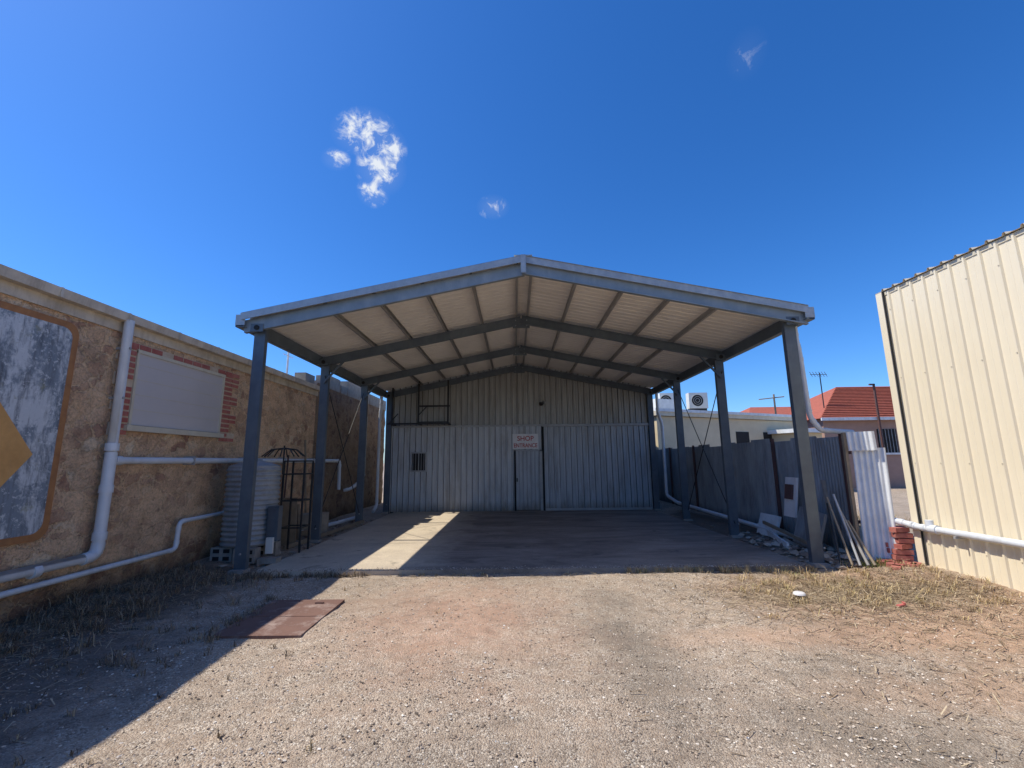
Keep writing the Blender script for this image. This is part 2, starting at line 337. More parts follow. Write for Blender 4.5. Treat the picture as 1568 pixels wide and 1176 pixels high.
# ------------------------------------------------------------ carport
K=.2033; RH=5.22; HW=4.82; YF=7.3; YB=15.66
def rz(x): return RH-K*abs(x-C)
car=empty('carport')
R=MB()
sl=math.sqrt(1+K*K)
for sg in (-1,1):
    u=(0,1,0); v=(sg/sl,0,-K/sl)
    R.ribbed((C,YF,RH-.03),u,v,(0,0,1),YB-YF,lambda t:0,lambda t:HW*sl,'trim',M['roofu'],.19,.024)
R.ext([(-.16,-.16*K-.0),(0,.012),(.16,-.16*K)],(C,YF-.01,RH+.012),(C,YB,RH+.012),(1,0,0),M['flash'])
R.make('roof_sheeting',car)
P=MB()
offs=[.13,.95,1.80,2.65,3.5]
for sg in (-1,1):
    for o in offs:
        x=C+sg*o; z=rz(x)-.03-.05
        P.chan((x,YF+.05,z),(x,YB,z),.10,.045,M['purlin'],(0,0,1),.004,.012)
P.make('purlins',car)
F=MB()
def rafter(y,mat,dep=.2,off=.135,w=.075):
    for sg in (-1,1):
        x1=C+sg*4.68
        F.chan((C,y,RH-off-dep/2),(x1,y,rz(x1)-off-dep/2),dep,w,mat,(0,0,1))
    F.box(C-.2,C+.2,y-.012,y-.004,RH-off-dep-.10,RH-off-.06,mat)
    for dx in (-.13,.13):
        for dz in (-.08,.05): F.tube([(C+dx,y-.03,RH-off-.16+dz),(C+dx,y-.01,RH-off-.16+dz)],.012,M['flash'],6)
for y in (10.1,12.85,15.5): rafter(y,M['steel'])
PXL,PXR=C-4.6,C+4.6
for y in (YF+.1,10.1,12.85,15.5):
    for px,sg in ((PXL,-1),(PXR,1)):
        zt=rz(px)-.15
        F.chan((px-.0,y+.04,-.05),(px,y+.04,zt),.19,.09,M['steel'],(1,0,0))
        F.box(px-.12,px+.12,y-.06,y+.14,.0,.05,M['conc'])
        F.box(px-.11,px+.11,y-.068,y-.06+.0,zt-.19,zt-.05,M['steel'])
        F.tube([(px,y-.085,zt-.12),(px,y-.07,zt-.12)],.045,M['dark'],12)
        F.tube([(px+.05,y-.05,.3),(px+.05,y-.07,.3)],.015,M['flash'],6)
for sg in (-1,1):
    x1=C+sg*(HW+.02)
    F.chan((C,YF+.045,RH-.2),(x1,YF+.045,rz(x1)-.2),.22,.07,M['barge'],(0,0,1))
    F.ext([(-.06,-.02),(.06,-.02),(.06,.0),(-.06,.0)],(C,YF-.035,RH-.045),(x1,YF-.035,rz(x1)-.045),(0,0,1),M['flash'])
    vs=[(C,YF-.056,RH+.02),(x1,YF-.056,rz(x1)+.02),(x1,YF+.12,rz(x1)+.02),(C,YF+.12,RH+.02)]
    F.add(vs,[(0,1,2,3)],M['flash'])
F.box(C-.045,C+.045,YF-.075,YF-.058,RH-.31,RH+.02,M['flash'])
for px,sg in ((PXL,-1),(PXR,1)):
    xe=C+sg*HW
    ze=rz(xe)-.04
    xb=xe-sg*.09
    F.beam((xb,YF+.16,4.07),(xb,YB,4.07),.06,.22,M['steel'],(1,0,0))
    gx0,gx1=sorted((xe-sg*.04,xe+sg*.12))
    F.box(gx0,gx1,YF-.02,YB,ze-.185,ze-.175,M['steel'])
    xo=xe+sg*.12; F.box(min(xo,xo-sg*.006),max(xo,xo-sg*.006),YF-.02,YB,ze-.175,ze+.02,M['steel'])
    F.box(gx0,gx1,YF-.03,YF-.02,ze-.155,ze+.03,M['flash'])
    for y in (10.1,12.85):
        F.beam((px,y,rz(px)-.75),(px-sg*.45,y,rz(px-sg*.45)-.33),.04,.04,M['steel'],(0,1,0))
for px in (PXL,PXR):
    for (ya,yb) in ((10.1,12.85),):
        F.tube([(px,ya,.3),(px,yb,3.7)],.011,M['black'],6); F.tube([(px+.03,yb,.3),(px+.03,ya,3.7)],.011,M['black'],6)
F.make('frame',car)
D=MB()
xr=C+HW+.0
D.pipe([(xr,YF+.35,rz(xr)-.2),(xr,YF+.35,3.75),(xr+.03,YF+.35,3.5),(xr+.10,YF+.4,2.4),(xr+.25,YF+.4,2.16),(5.85,YF+.45,2.12)],.042,M['pvc'],.08)
D.make('downpipe',car)

# ------------------------------------------------------------ shop building (shed at the back)
sh=empty('corrugated_shed')
x0,x1=-4.45,4.72; YW=15.7; ZJ=2.93
W=MB()
zt=lambda t: rz(x0+t)-.03-ZJ
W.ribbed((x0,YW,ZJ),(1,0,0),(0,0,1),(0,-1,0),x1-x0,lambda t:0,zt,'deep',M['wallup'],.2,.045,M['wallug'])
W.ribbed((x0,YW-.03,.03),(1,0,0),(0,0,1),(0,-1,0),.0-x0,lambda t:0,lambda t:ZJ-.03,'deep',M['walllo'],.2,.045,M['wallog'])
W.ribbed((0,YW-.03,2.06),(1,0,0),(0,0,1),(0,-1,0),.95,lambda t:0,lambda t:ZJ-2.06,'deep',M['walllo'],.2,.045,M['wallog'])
W.box(x0,x1,YW-.095,YW,ZJ-.03,ZJ+.03,M['trim'])
W.box(x0-.06,x0,YW-.06,28,0,4.2,M['trim']); W.box(x1,x1+.06,YW-.06,28,0,4.2,M['trim'])
W.box(x0,x1,YW+.03,YW+.06,0,4.2,M['dark'])
W.box(x0,x1,27.9,28,0,4.2,M['trim'])
W.make('walls',sh)
W=MB()
for sg in (-1,1):
    xe=C+sg*4.75
    W.add([(C,YB,RH-.02),(xe,YB,rz(xe)-.02),(xe,28,rz(xe)-.02),(C,28,RH-.02)],[(0,1,2,3)],M['roofu'])
W.make('roof',sh)
W=MB()
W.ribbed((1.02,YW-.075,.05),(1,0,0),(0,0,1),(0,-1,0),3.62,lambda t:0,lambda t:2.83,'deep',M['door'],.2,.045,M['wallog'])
W.box(.98,4.68,YW-.16,YW-.075,2.87,2.95,M['trim']); W.box(.97,1.02,YW-.125,YW-.04,.03,2.87,M['dark'])
W.box(4.64,4.67,YW-.10,YW-.05,.03,2.88,M['trim']); W.box(1.02,4.64,YW-.125,YW-.075,.031,.1,M['trim'])
W.make('sliding_door',sh)
W=MB()
W.box(-.03,.03,YW-.10,YW-.05,.03,2.08,M['dark']); W.box(.86,.95,YW-.10,YW-.05,.03,2.08,M['trim']); W.box(-.03,.95,YW-.10,YW-.05,2.03,2.08,M['trim'])
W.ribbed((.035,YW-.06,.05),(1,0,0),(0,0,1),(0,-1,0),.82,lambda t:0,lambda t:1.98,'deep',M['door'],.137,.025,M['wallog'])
W.box(.05,.09,YW-.12,YW-.07,1.0,1.12,M['black'])
W.make('entrance_door',sh)
W=MB()
W.box(-3.62,-3.06,YW-.09,YW-.05,1.37,2.05,M['trim']); W.box(-3.57,-3.11,YW-.096,YW-.09,1.42,2.0,M['dark'])
W.box(-3.35,-3.32,YW-.11,YW-.096,1.42,2.0,M['trim'])
for i in range(5): W.beam((-3.53+i*.095,YW-.115,1.40),(-3.53+i*.095,YW-.115,2.02),.012,.012,M['trim'])
W.make('barred_window',sh)
W=MB()
W.tube([(.95,YW-.03,3.72),(.95,YW-.16,3.72)],.03,M['trim'],8); W.lathe((.95,YW-.2,3.63),[(0.005,.1),(.07,.09),(.075,.02),(.05,-.02),(.005,-.03)],M['black'],12)
W.tube([(1.05,YW-.1,3.75),(1.1,YW-.2,3.7)],.045,M['trim'],10); W.make('security_light',sh)
W=MB(); W.box(-.07,.82,YW-.125,YW-.10,2.11,2.63,M['signw'])
sg_=W.make('shop_entrance_sign')
for txt,z,sz in (('SHOP',2.395,.23),('ENTRANCE',2.165,.195)):
    cu=bpy.data.curves.new('lettering_'+txt.lower(),'FONT'); cu.body=txt; cu.size=sz; cu.align_x='CENTER'; cu.extrude=.001; cu.offset=.003; cu.space_character=1.0
    cu.materials.append(M['red']); o=bpy.data.objects.new('lettering_'+txt.lower(),cu); scene.collection.objects.link(o)
    o.location=(.375,YW-.13,z); o.rotation_euler=(math.pi/2,0,0); o.parent=sg_
    if txt=='ENTRANCE': o.scale=(.82,1,1)
W=MB(); t=.055; yf=YW-.5
for x in (-4.2,-3.3,-2.28):
    W.beam((x,yf,3.0 if x>-4 else 2.95),(x,yf,4.25 if x<-4 else 4.5),t,t,M['black']);
    W.beam((x,yf,3.0),(x,YW-.03,3.0),t,t,M['black'])
for z in (3.0,3.6): W.beam((-3.3 if z>3.1 else -4.35,yf,z),(-2.22,yf,z),t,t*1.1,M['black'],(0,0,1))
W.beam((-3.3,yf,3.28),(-3.0,yf,3.6),.03,.03,M['black'],(0,1,0))
W.beam((-4.3,yf-.02,3.0),(-4.0,yf,3.35),.03,.03,M['black'],(0,1,0))
W.beam((-3.3,yf,3.05),(-2.28,yf,3.05),.03,.1,M['black'],(0,0,1))
W.make('steel_bracket_frame')
W=MB()
W.pipe([(-4.62,15.3,4.0),(-4.62,15.3,3.6),(-4.66,15.35,3.3),(-4.66,15.35,.3),(-4.66,15.0,.12)],.05,M['pvc'],.1)
W.make('downpipe')
W=MB()
W.pipe([(4.95,15.3,4.0),(4.95,15.3,3.3),(5.1,15.4,2.9),(5.1,15.4,.5),(5.3,15.0,.3),(5.35,9,.2)],.05,M['pvc'],.1)
W.make('downpipe')
W=MB()
W.pipe([(-4.9,14.6,3.2),(-4.9,14.6,1.2),(-5.2,14.4,.9),(-5.4,14.3,.85)],.05,M['pvc'],.1); W.make('downpipe')

# ------------------------------------------------------------ left stone building
st=empty('stone_building')
XL=-5.55
W=MB()
def wallgrid(y0,y1,z0,z1,mat,amp=.012):
    ny_=int((y1-y0)/.08);nz_=int((z1-z0)/.08);vs=[];fs=[]
    for j in range(nz_+1):
        for i in range(ny_+1):
            y=y0+(y1-y0)*i/ny_;z=z0+(z1-z0)*j/nz_
            vs.append((XL+amp*noise.fractal(Vector((0,y*2.2,z*2.8)),.8,2.2,4),y,z))
    for j in range(nz_):
        for i in range(ny_):
            a=j*(ny_+1)+i; fs.append((a,a+1,a+ny_+2,a+ny_+1))
    W.add(vs,fs,mat,True)
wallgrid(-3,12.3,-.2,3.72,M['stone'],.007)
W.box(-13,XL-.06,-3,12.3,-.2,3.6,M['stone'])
W.make('walls',st)
W=MB()
W.box(XL-.02,XL+.03,-3.05,12.35,3.56,3.70,M['gutter'])
W.ext([(0,0),(.11,0),(.13,.11),(.12,.11),(.10,.012),(.01,.012),(.01,.11),(0,.11)],(XL+.03,12.35,3.70),(XL+.03,-3.05,3.70),(1,0,0),M['gutter'])
y=-3
for i in range(15): W.box(XL+.025,XL+.165,y+.95*i+.4,y+.95*i+.43,3.695,3.815,M['gutter'])
W.make('gutter',st)
W=MB()
W.add([(XL+.05,-3.05,3.82),(XL+.05,12.35,3.82),(-13,12.35,4.6),(-13,-3.05,4.6)],[(0,1,2,3)],M['creamtrim']); W.make('roof',st)
W=MB()
W.box(XL+.0,XL+.035,6.34,8.25,2.28,3.33,M['shutter'])
W.box(XL,XL+.05,6.30,6.34,2.25,3.36,M['creamtrim']); W.box(XL,XL+.05,8.25,8.29,2.25,3.36,M['creamtrim'])
W.box(XL,XL+.055,6.30,8.29,3.33,3.38,M['creamtrim'])
for z in (2.5,2.72,2.94,3.16): W.box(XL+.035,XL+.038,6.34,8.25,z,z+.006,M['creamtrim'])
W.box(XL,XL+.09,6.24,8.35,2.19,2.27,M['creamtrim'])
W.make('boarded_window',st)
W=MB()
for r in range(15):
    z=2.13+r*.088
    wide=(r//2)%2==0
    for side in (0,1):
        if side==0: ya=6.30-(.26 if wide else .15)-random.uniform(0,.03); yb=6.295; cuts=[ya,yb]
        else: ya=8.295; yb=8.295+(.44 if wide else .26); cuts=[ya,ya+.22,yb] if wide else [ya,yb]
        W.box(XL-.01,XL+.026,ya-.01,yb+.01,z-.012,z+.076,M['mortar'])
        for a_,b_ in zip(cuts[:-1],cuts[1:]):
            if random.random()<.9: W.box(XL,XL+.034+random.random()*.01,a_+.008,b_-.008,z+random.uniform(0,.008),z+.064,M['brick'])
W.box(XL,XL+.03,6.1,8.75,3.385,3.47,M['mortar'])
for i in range(12):
    if i not in (3,8): W.box(XL,XL+.036,6.12+i*.22,6.12+i*.22+.20,3.39,3.46,M['brick'])
W.make('brick_quoins',st)
st2=MB()
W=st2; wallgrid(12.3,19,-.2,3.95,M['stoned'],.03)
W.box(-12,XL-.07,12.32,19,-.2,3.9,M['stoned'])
W.box(XL-.35,XL-.05,11.7,12.25,3.72,4.12,M['block'])
for (a,b_,z) in ((12.5,12.9,4.05),(13.0,13.9,4.3),(14.0,14.5,4.15),(14.6,16.8,4.4),(16.9,19,4.3)):
    W.box(XL-.36,XL+.02,a,b_,3.9,z,M['block'])
W.make('stone_annex')
W=MB(); W.tube([(-7.0,13.4,3.9),(-7.0,13.4,5.4)],.03,M['white'],8); W.tube([(-7.0,13.1,5.0),(-7.0,13.7,5.0)],.012,M['white'],6); W.make('vent_mast')
W=MB()
def rrect(y0,y1,z0,z1,r,x,mat,W):
    pts=[]
    for cy,cz,a0 in ((y1-r,z1-r,0),(y0+r,z1-r,90),(y0+r,z0+r,180),(y1-r,z0+r,270)):
        for k in range(9):
            a=math.radians(a0+k*90/8); pts.append((x,cy+r*math.cos(a),cz+r*math.sin(a)))
    n=len(pts); back=[(XL-.01,p[1],p[2]) for p in pts]
    W.add(pts+back,[tuple(range(n))]+[(i,n+i,n+(i+1)%n,(i+1)%n) for i in range(n)],mat)
rrect(2.6,5.42,.86,3.47,.16,XL+.035,M['brown'],W)
rrect(2.68,5.34,.94,3.39,.13,XL+.039,M['ad'],W)
dy,dz=.62,.82; cy,cz=4.48,1.84
W.add([(XL+.043,cy+dy,cz),(XL+.043,cy,cz+dz),(XL+.043,cy-dy,cz),(XL+.043,cy,cz-dz)],[(0,1,2,3)],M['orange'])
W.make('painted_wall_sign')
W=MB(); xp=XL+.13
W.pipe([(xp-.0,6.0,3.72),(xp,6.0,.60),(xp,5.95,.56),(xp,-2,.54)],.058,M['pvc'],.0001,False)
W.tube([(xp,6.0,.72),(xp,5.99,.64),(xp,5.96,.59),(xp,5.9,.56),(xp,5.8,.55)],.072,M['pvc'],14)
for z in (1.35,1.9,.75): W.tube([(xp,6.0,z),(xp,6.0,z+.1)],.078,M['pvc'],14)
W.tube([(xp,6.0,1.42),(xp,6.0,1.88)],.068,M['pvc'],14)
W.tube([(xp,6.0,.7),(xp,6.0,1.4)],.066,M['pvc'],14)
W.tube([(xp,5.2,.54),(xp,5.28,.54)],.072,M['pvc'],14)
W.pipe([(xp,6.0,1.77),(xp,13.9,1.77),(xp+.02,13.9,.9)],.05,M['pvc'],.12)
W.tube([(xp,6.05,1.77),(xp,6.16,1.77)],.064,M['pvc'],14)
for y in (7.5,9,10.5,12): W.box(XL,XL+.19,y,y+.03,1.70,1.84,M['trim'])
for z in (2.6,3.3): W.box(XL,xp+.07,5.985,6.015,z,z+.03,M['trim'])
W.make('stormwater_pipe')
W=MB()
W.pipe([(xp,-2,.36),(xp,7.38,.38),(xp,7.4,.80),(xp,8.6,.82),(xp,8.6,1.5),(xp+.3,8.62,1.52)],.035,M['pvc'],.09)
W.make('stormwater_pipe')

# ------------------------------------------------------------ water tank & clutter left
W=MB(); prof=[(.42,0)]
for i in range(160):
    z=.02+i*1.36/159; prof.append((.44+.014*math.sin(i*math.pi*2/10),z))
prof+=[(.42,1.40),(.25,1.46),(.12,1.49),(.12,1.52),(.005,1.53)]
W.lathe((-4.88,8.45,.27),prof,M['tank']); W.make('water_tank')
W=MB()
for bx,by in ((-5.15,8.2),(-4.68,8.08),(-5.15,8.7),(-4.65,8.7)):
    for k in (0,1):
        z0=.02+k*.125; W.box(bx-.19,bx+.19,by-.09,by+.09,z0,z0+.12,M['conc'])
        for q in (-.09,.09): W.box(bx+q-.055,bx+q+.055,by-.094,by-.09,z0+.03,z0+.095,M['dark'])
W.box(-4.42,-4.1,7.95,8.12,.02,.11,M['conc'])
W.make('concrete_blocks')
W=MB()
cx,cy=-4.28,8.9
for dx,dy_ in ((-.2,-.16),(.2,-.16),(.2,.2),(-.2,.2)):
    W.beam((cx+dx,cy+dy_,.05),(cx+dx,cy+dy_,1.75),.03,.03,M['black'])
for z in (.5,1.0,1.5,1.75):
    for a,b_ in (((-.2,-.16),(.2,-.16)),((.2,-.16),(.2,.2)),((.2,.2),(-.2,.2)),((-.2,.2),(-.2,-.16))):
        W.beam((cx+a[0],cy+a[1],z),(cx+b_[0],cy+b_[1],z),.025,.025,M['black'],(0,0,1))
for k in range(10):
    a=k*math.pi/5; r=.38
    W.tube([(cx-.2,cy-.2,2.0),(cx-.2+r*.6*math.cos(a),cy-.2+r*.6*math.sin(a),1.97),(cx-.2+r*math.cos(a),cy-.2+r*math.sin(a),1.84)],.012,M['black'],6)
W.tube([(cx-.2,cy-.2,1.5),(cx-.2,cy-.2,2.05)],.015,M['black'],6)
W.make('black_metal_stand')
W=MB(); W.box(-4.44,-4.24,8.20,8.34,.35,.95,M['steel']); W.box(-4.43,-4.25,8.193,8.20,.38,.92,M['steel']); W.box(-4.40,-4.28,8.14,8.19,.15,.42,M['ac']); W.make('meter_box')
W=MB()
for (x,y,h,a) in ((-4.85,9.6,1.0,.2),(-5.1,10.4,.8,-.3)):
    W.obox((x,y,h/2),(.5,.05,h),Matrix.Rotation(a,3,'Z')@Matrix.Rotation(.12,3,'X'),M['wood'])
W.obox((-4.9,11.2,.25),(.6,.5,.5),Matrix.Rotation(.3,3,'Z'),M['block'])
W.tube([(-5.2,9.5,.1),(-4.7,13.5,.12)],.05,M['pvc'],10)
W.beam((-4.6,9.2,.06),(-4.3,13,.08),.08,.05,M['wood'],(0,0,1))
W.beam((-5.0,9.3,.12),(-4.9,12,.1),.1,.04,M['wood'],(0,0,1))
W.tube([(-5.3,10.4,.1),(-5.35,10.6,1.9)],.02,M['rust'],6); W.tube([(-5.2,11.4,.1),(-5.4,11.5,2.3)],.025,M['wood'],6)
W.make('scrap_pile')
def samp_rl(N):
    x=rng.normal(-4.6,.3,N);y=rng.uniform(7.6,14,N);k=(x<-4.15)&(x>-5.5); return x[k],y[k]
stones('rubble_pile',220,samp_rl,.015,.07,M['rubble'],.6)

# ------------------------------------------------------------ right fence
XFn=5.72
W=MB()
yy=7.75; i=0
hts=[1.98,2.02,1.97,2.05,2.0,2.03,1.96,2.04,2.0,2.02,1.99,2.03,2.0,2.0]
while yy<17.9:
    W.ribbed((XFn+(i%2)*.01,yy,.08),(0,1,0),(0,0,1),(-1,0,0),.80,lambda t:0,(lambda hh:(lambda t:hh))(hts[i%14]),'corr',M['fence'],.076,.022); yy+=.78; i+=1
for y in (7.8,9.9,12.1,14.3,16.5): W.box(XFn-.07,XFn-.02,y-.03,y+.03,0,2.12,M['rust'])
for z in (.6,1.75): W.box(XFn+.02,XFn+.06,7.75,17.9,z,z+.05,M['rust'])
W.ribbed((XFn,17.95,.05),(1,0,0),(0,0,1),(0,-1,0),3.0,lambda t:0,lambda t:2.0,'corr',M['fence'],.076,.018)
W.make('corrugated_fence')
W=MB()
u=Vector((.75,-.66,0)).normalized(); n=Vector((-.66,-.75,0)).normalized()
W.ribbed((5.47,7.36,.12),u,(.02,0,1),n,.42,lambda t:0,lambda t:1.72,'corr',M['white'],.076,.024)
W.ribbed(Vector((5.42,7.32,1.80)),u,(-.03,0,1),n,.36,lambda t:0,lambda t:.30,'corr',M['white'],.076,.024)
W.box(5.42,5.47,7.40,7.45,.0,2.1,M['wood'])
W.make('white_corrugated_panel')
W=MB()
for a,b_,r,mt in (((5.0,7.0,.12),(5.12,7.55,1.05),.016,'wood'),((5.08,6.95,.12),(5.2,7.5,1.1),.018,'trim'),((5.2,6.95,.12),(5.25,7.5,.9),.02,'conc'),((4.9,7.1,.1),(5.15,7.6,.95),.014,'black'),((5.3,6.95,.12),(5.3,7.4,.7),.02,'wood')):
    W.tube([a,b_],r,M[mt],8)
W.make('leaning_poles')
W=MB()
W.obox((5.25,8.3,.45),(.05,.7,.65),Matrix.Rotation(.25,3,'Y')@Matrix.Rotation(.1,3,'X'),M['fence'])
W.obox((5.35,8.9,.95),(.04,.35,.75),Matrix.Rotation(.15,3,'Y'),M['signw'])
W.obox((5.32,8.9,1.05),(.04,.22,.28),Matrix.Rotation(.15,3,'Y'),M['rust'])
W.obox((5.35,9.8,.3),(.05,.7,.45),Matrix.Rotation(.3,3,'Y'),M['white'])
W.beam((4.95,8.5,.12),(5.5,10.5,.2),.1,.04,M['white'],(0,0,1))
W.beam((5.1,7.9,.2),(5.3,9.9,.35),.06,.04,M['wood'],(0,0,1))
W.beam((5.55,8.1,.1),(5.5,8.15,1.3),.05,.05,M['conc'],(1,0,0))
W.make('discarded_panels')
def samp_rub(N):
    x=rng.normal(5.1,.25,N);y=rng.normal(8.6,.9,N);k=(x<5.65)&(y>7.1)&(x>4.4); return x[k],y[k]
stones('rubble_pile',340,samp_rub,.02,.10,M['rubble'],.6)

# ------------------------------------------------------------ cream shed right
cs=empty('cream_metal_shed'); XS=6.0
W=MB()
W.ribbed((XS,6.93,.06),(0,-1,0),(0,0,1),(-1,0,0),11,lambda t:0,lambda t:4.25,'trim',M['cream'],.2,.026)
W.ribbed((XS,6.93,.06),(1,0,0),(0,0,1),(0,1,0),7,lambda t:0,lambda t:4.25+t*.12,'trim',M['cream'],.2,.026)
W.box(XS-.045,XS+.05,6.93,6.975,.04,4.33,M['cream'])
W.box(XS-.045,XS-.035,6.86,6.93,.04,4.33,M['cream'])
W.box(XS-.036,XS-.02,6.84,6.86,.04,4.31,M['dark'])
W.box(12.99,13.0,-4,6.9,0,4.3,M['cream']); W.box(XS,13,-4.1,-4.07,0,4.3,M['cream'])
W.make('walls',cs)
W=MB()
W.ribbed((XS-.05,6.99,4.325),(0,-1,0),Vector((1,0,.12)),(0,0,1),11.1,lambda t:0,lambda t:7.2,'trim',M['cream'],.2,.035)
W.box(XS-.012,XS+.0,-4,6.93,4.26,4.318,M['creamtrim'])
W.make('roof',cs)
W=MB()
for k in range(14):
    for z in (.45,1.6,2.9,4.0): W.tube([(XS-.028,6.766-k*.4,z),(XS-.034,6.766-k*.4,z)],.008,M['creamtrim'],6)
W.make('screws',cs)
W=MB()
W.pipe([(5.75,7.4,.78),(5.88,6.95,.70),(5.9,6.8,.68),(5.9,-3,.64)],.045,M['pvc'],.08)
W.tube([(5.9,6.62,.68),(5.9,6.5,.68)],.06,M['pvc'],14); W.tube([(5.9,6.62,.66),(5.9,6.62,.80)],.05,M['pvc'],14)
W.pipe([(5.7,7.5,.80),(5.95,7.6,.82)],.06,M['pvc'],.05)
for y in (6.2,4.9,3.6): W.box(5.84,6.0,y,y+.03,.61,.64,M['trim'])
W.make('stormwater_pipe')
W=MB()
for k in range(7):
    z=.09+k*.08
    for q in range(2):
        a=random.uniform(-.3,.3); W.obox((5.84+random.uniform(-.05,.05),7.05+q*.14,z+.037),(.23,.11,.066),Matrix.Rotation(a,3,'Z'),M['brick'] if random.random()<.85 else M['conc'])
for k in range(9): W.obox((5.75+random.uniform(-.35,.1),6.95+random.uniform(-.25,.2),.13),(.2,.1,.07),Matrix.Rotation(random.uniform(0,3),3,'Z'),M['brick'])
W.make('brick_stack')

# ------------------------------------------------------------ background buildings
hb=empty('cream_house'); W=MB()
p0=Vector((6.4,20,0));p1=Vector((15,24,0)); d=(p1-p0).normalized(); nb=Vector((-d.y,d.x,0))
L=(p1-p0).length
def slabq(o,a,b_,depth0,depth1,z0,z1,mat,W):
    vs=[]
    for z in (z0,z1):
        for t,q in ((a,depth0),(b_,depth0),(b_,depth1),(a,depth1)):
            p=o+d*t+nb*q; vs.append((p.x,p.y,z))
    W.add(vs,[(3,2,1,0),(4,5,6,7),(0,1,5,4),(1,2,6,5),(2,3,7,6),(3,0,4,7)],mat)
slabq(p0,0,L,0,8,0,3.62,M['housecream'],W); W.make('walls',hb); W=MB()
slabq(p0,-.15,L+.15,-.15,8.1,3.64,3.85,M['creamtrim'],W)
slabq(p0,-.2,L+.2,-.22,-.15,3.82,3.95,M['white'],W)
slabq(p0,1.0,2.2,1.0,6,3.86,4.6,M['white'],W)
W.make('roof',hb); W=MB()
for a in (5.0,7.0): slabq(p0,a,a+.9,-.03,0,2.0,3.0,M['dark'],W); slabq(p0,a-.08,a+.98,-.06,-.031,1.9,2.0,M['white'],W)
slabq(p0,7.6,9.3,-1.5,0,0,2.9,M['housecream'],W)
slabq(p0,7.3,9.45,-1.8,0,2.91,3.1,M['white'],W)
slabq(p0,7.9,8.8,-1.53,-1.501,1.9,2.7,M['dark'],W)
W.make('windows_and_porch',hb)
for px,w in ((7.75,.7),(9.35,.95)):
    W=MB(); y=22.4; z0=4.22
    W.box(px-w/2,px+w/2,y,y+.4,z0,z0+.8,M['ac']); W.box(px-w/2+.05,px+w/2-.05,y+.05,y+.35,3.86,z0,M['black'])
    n=24; vs=[(px-.05+.3*math.cos(2*math.pi*k/n),y-.006,z0+.4+.3*math.sin(2*math.pi*k/n)) for k in range(n)]
    W.add(vs,[tuple(range(n))],M['dark'])
    for r in (.1,.2,.3):
        W.tube([(px-.05+r*math.cos(2*math.pi*k/n),y-.015,z0+.4+r*math.sin(2*math.pi*k/n)) for k in range(n+1)],.008,M['ac'],4,False)
    W.make('air_conditioner')
rh=empty('red_tiled_house'); W=MB()
W.box(16.6,30,24,32,0,3.8,M['pink']); W.box(19.4,20.4,23.96,24,1.9,3.15,M['dark']); W.box(19.3,20.5,23.9,23.96,1.8,1.9,M['white'])
for k in range(6): W.box(19.45+k*.17,19.47+k*.17,23.93,23.96,1.9,3.15,M['trim'])
W.make('walls',rh)
W=MB(); e=.3; z0,z1=3.75,6.1
A=[(16.6-e,24-e,z0),(30,24-e,z0),(30,32+e,z0),(16.6-e,32+e,z0),(20.5,28,z1),(30,28,z1)]
W.add(A,[(0,1,5,4),(0,4,3),(2,3,4,5)],M['tile'])
for k in range(20):
    t=k/20
    W.tube([(16.3+t*4.2,23.7+t*4.3,z0+.03+t*(z1-z0)),(30,23.7+t*4.3,z0+.03+t*(z1-z0))],.035,M['tile'],5)
W.box(16.3,30,23.62,23.7,3.62,3.78,M['white'])
W.make('tiled_roof',rh)
W=MB(); W.box(19.2,19.28,23.5,23.58,0,5.55,M['rust']); W.box(19.0,19.28,23.5,23.58,5.47,5.55,M['rust']); W.make('rusty_post')
W=MB()
W.box(14.2,19,27,33,0,3.9,M['pink'])
A=[(13.9,26.7,3.9),(19,26.7,3.9),(19,33,3.9),(13.9,33,3.9),(16,30,5.1),(19,30,5.1)]
W.add(A,[(0,1,5,4),(0,4,3),(2,3,4,5)],M['tile']); W.make('neighbouring_house')
W=MB(); ax,ay=17.6,25.2
W.tube([(ax,ay,4.3),(ax,ay,6.5)],.03,M['black'],6); W.tube([(ax-.55,ay,6.4),(ax+.4,ay,6.4)],.015,M['black'],6)
for k in range(6): W.tube([(ax-.5+k*.17,ay-.1,6.25),(ax-.5+k*.17,ay+.1,6.58)],.012,M['black'],4)
W.make('tv_antenna')
W=MB(); W.tube([(15.3,26,3),(15.3,26,5.4)],.05,M['wood'],6); W.tube([(14.4,26,5.1),(15.9,26,5.25)],.03,M['wood'],6); W.make('clothes_line_post')

# ------------------------------------------------------------ vegetation
def blades(name,tufts,mat,parent=None):
    V=[];Fc=[]
    for (x,y,n,h,sp,lean) in tufts:
        z=float(gh(x,y))
        for k in range(n):
            a=random.uniform(0,6.28); r=sp*random.random(); bx=x+r*math.cos(a);by=y+r*math.sin(a)
            hh=h*random.uniform(.4,1.15); a2=random.uniform(0,6.28); L_=hh*random.uniform(.2,1.0)*lean; w=random.uniform(.0018,.004)
            px,py=-math.sin(a2)*w,math.cos(a2)*w; dx,dy=math.cos(a2)*L_,math.sin(a2)*L_
            o=len(V)
            V+= [(bx-px,by-py,z-.01),(bx+px,by+py,z-.01),(bx+dx*.35+px,by+dy*.35+py,z+hh*.6),(bx+dx*.35-px,by+dy*.35-py,z+hh*.6),(bx+dx,by+dy,z+hh*random.uniform(.75,1.0))]
            Fc+= [(o,o+1,o+2,o+3),(o+3,o+2,o+4)]
    me=bpy.data.meshes.new(name); me.from_pydata(V,[],Fc); me.materials.append(mat)
    ob=bpy.data.objects.new(name,me); scene.collection.objects.link(ob); return ob
T=[]
for i in range(170):
    x=random.gauss(4.2,1.0);y=random.gauss(6.2,.75)
    if 2.2<x<5.85 and 4.9<y<7.3: T.append((x,y,random.randint(6,22),random.uniform(.04,.14),.07,1.2))
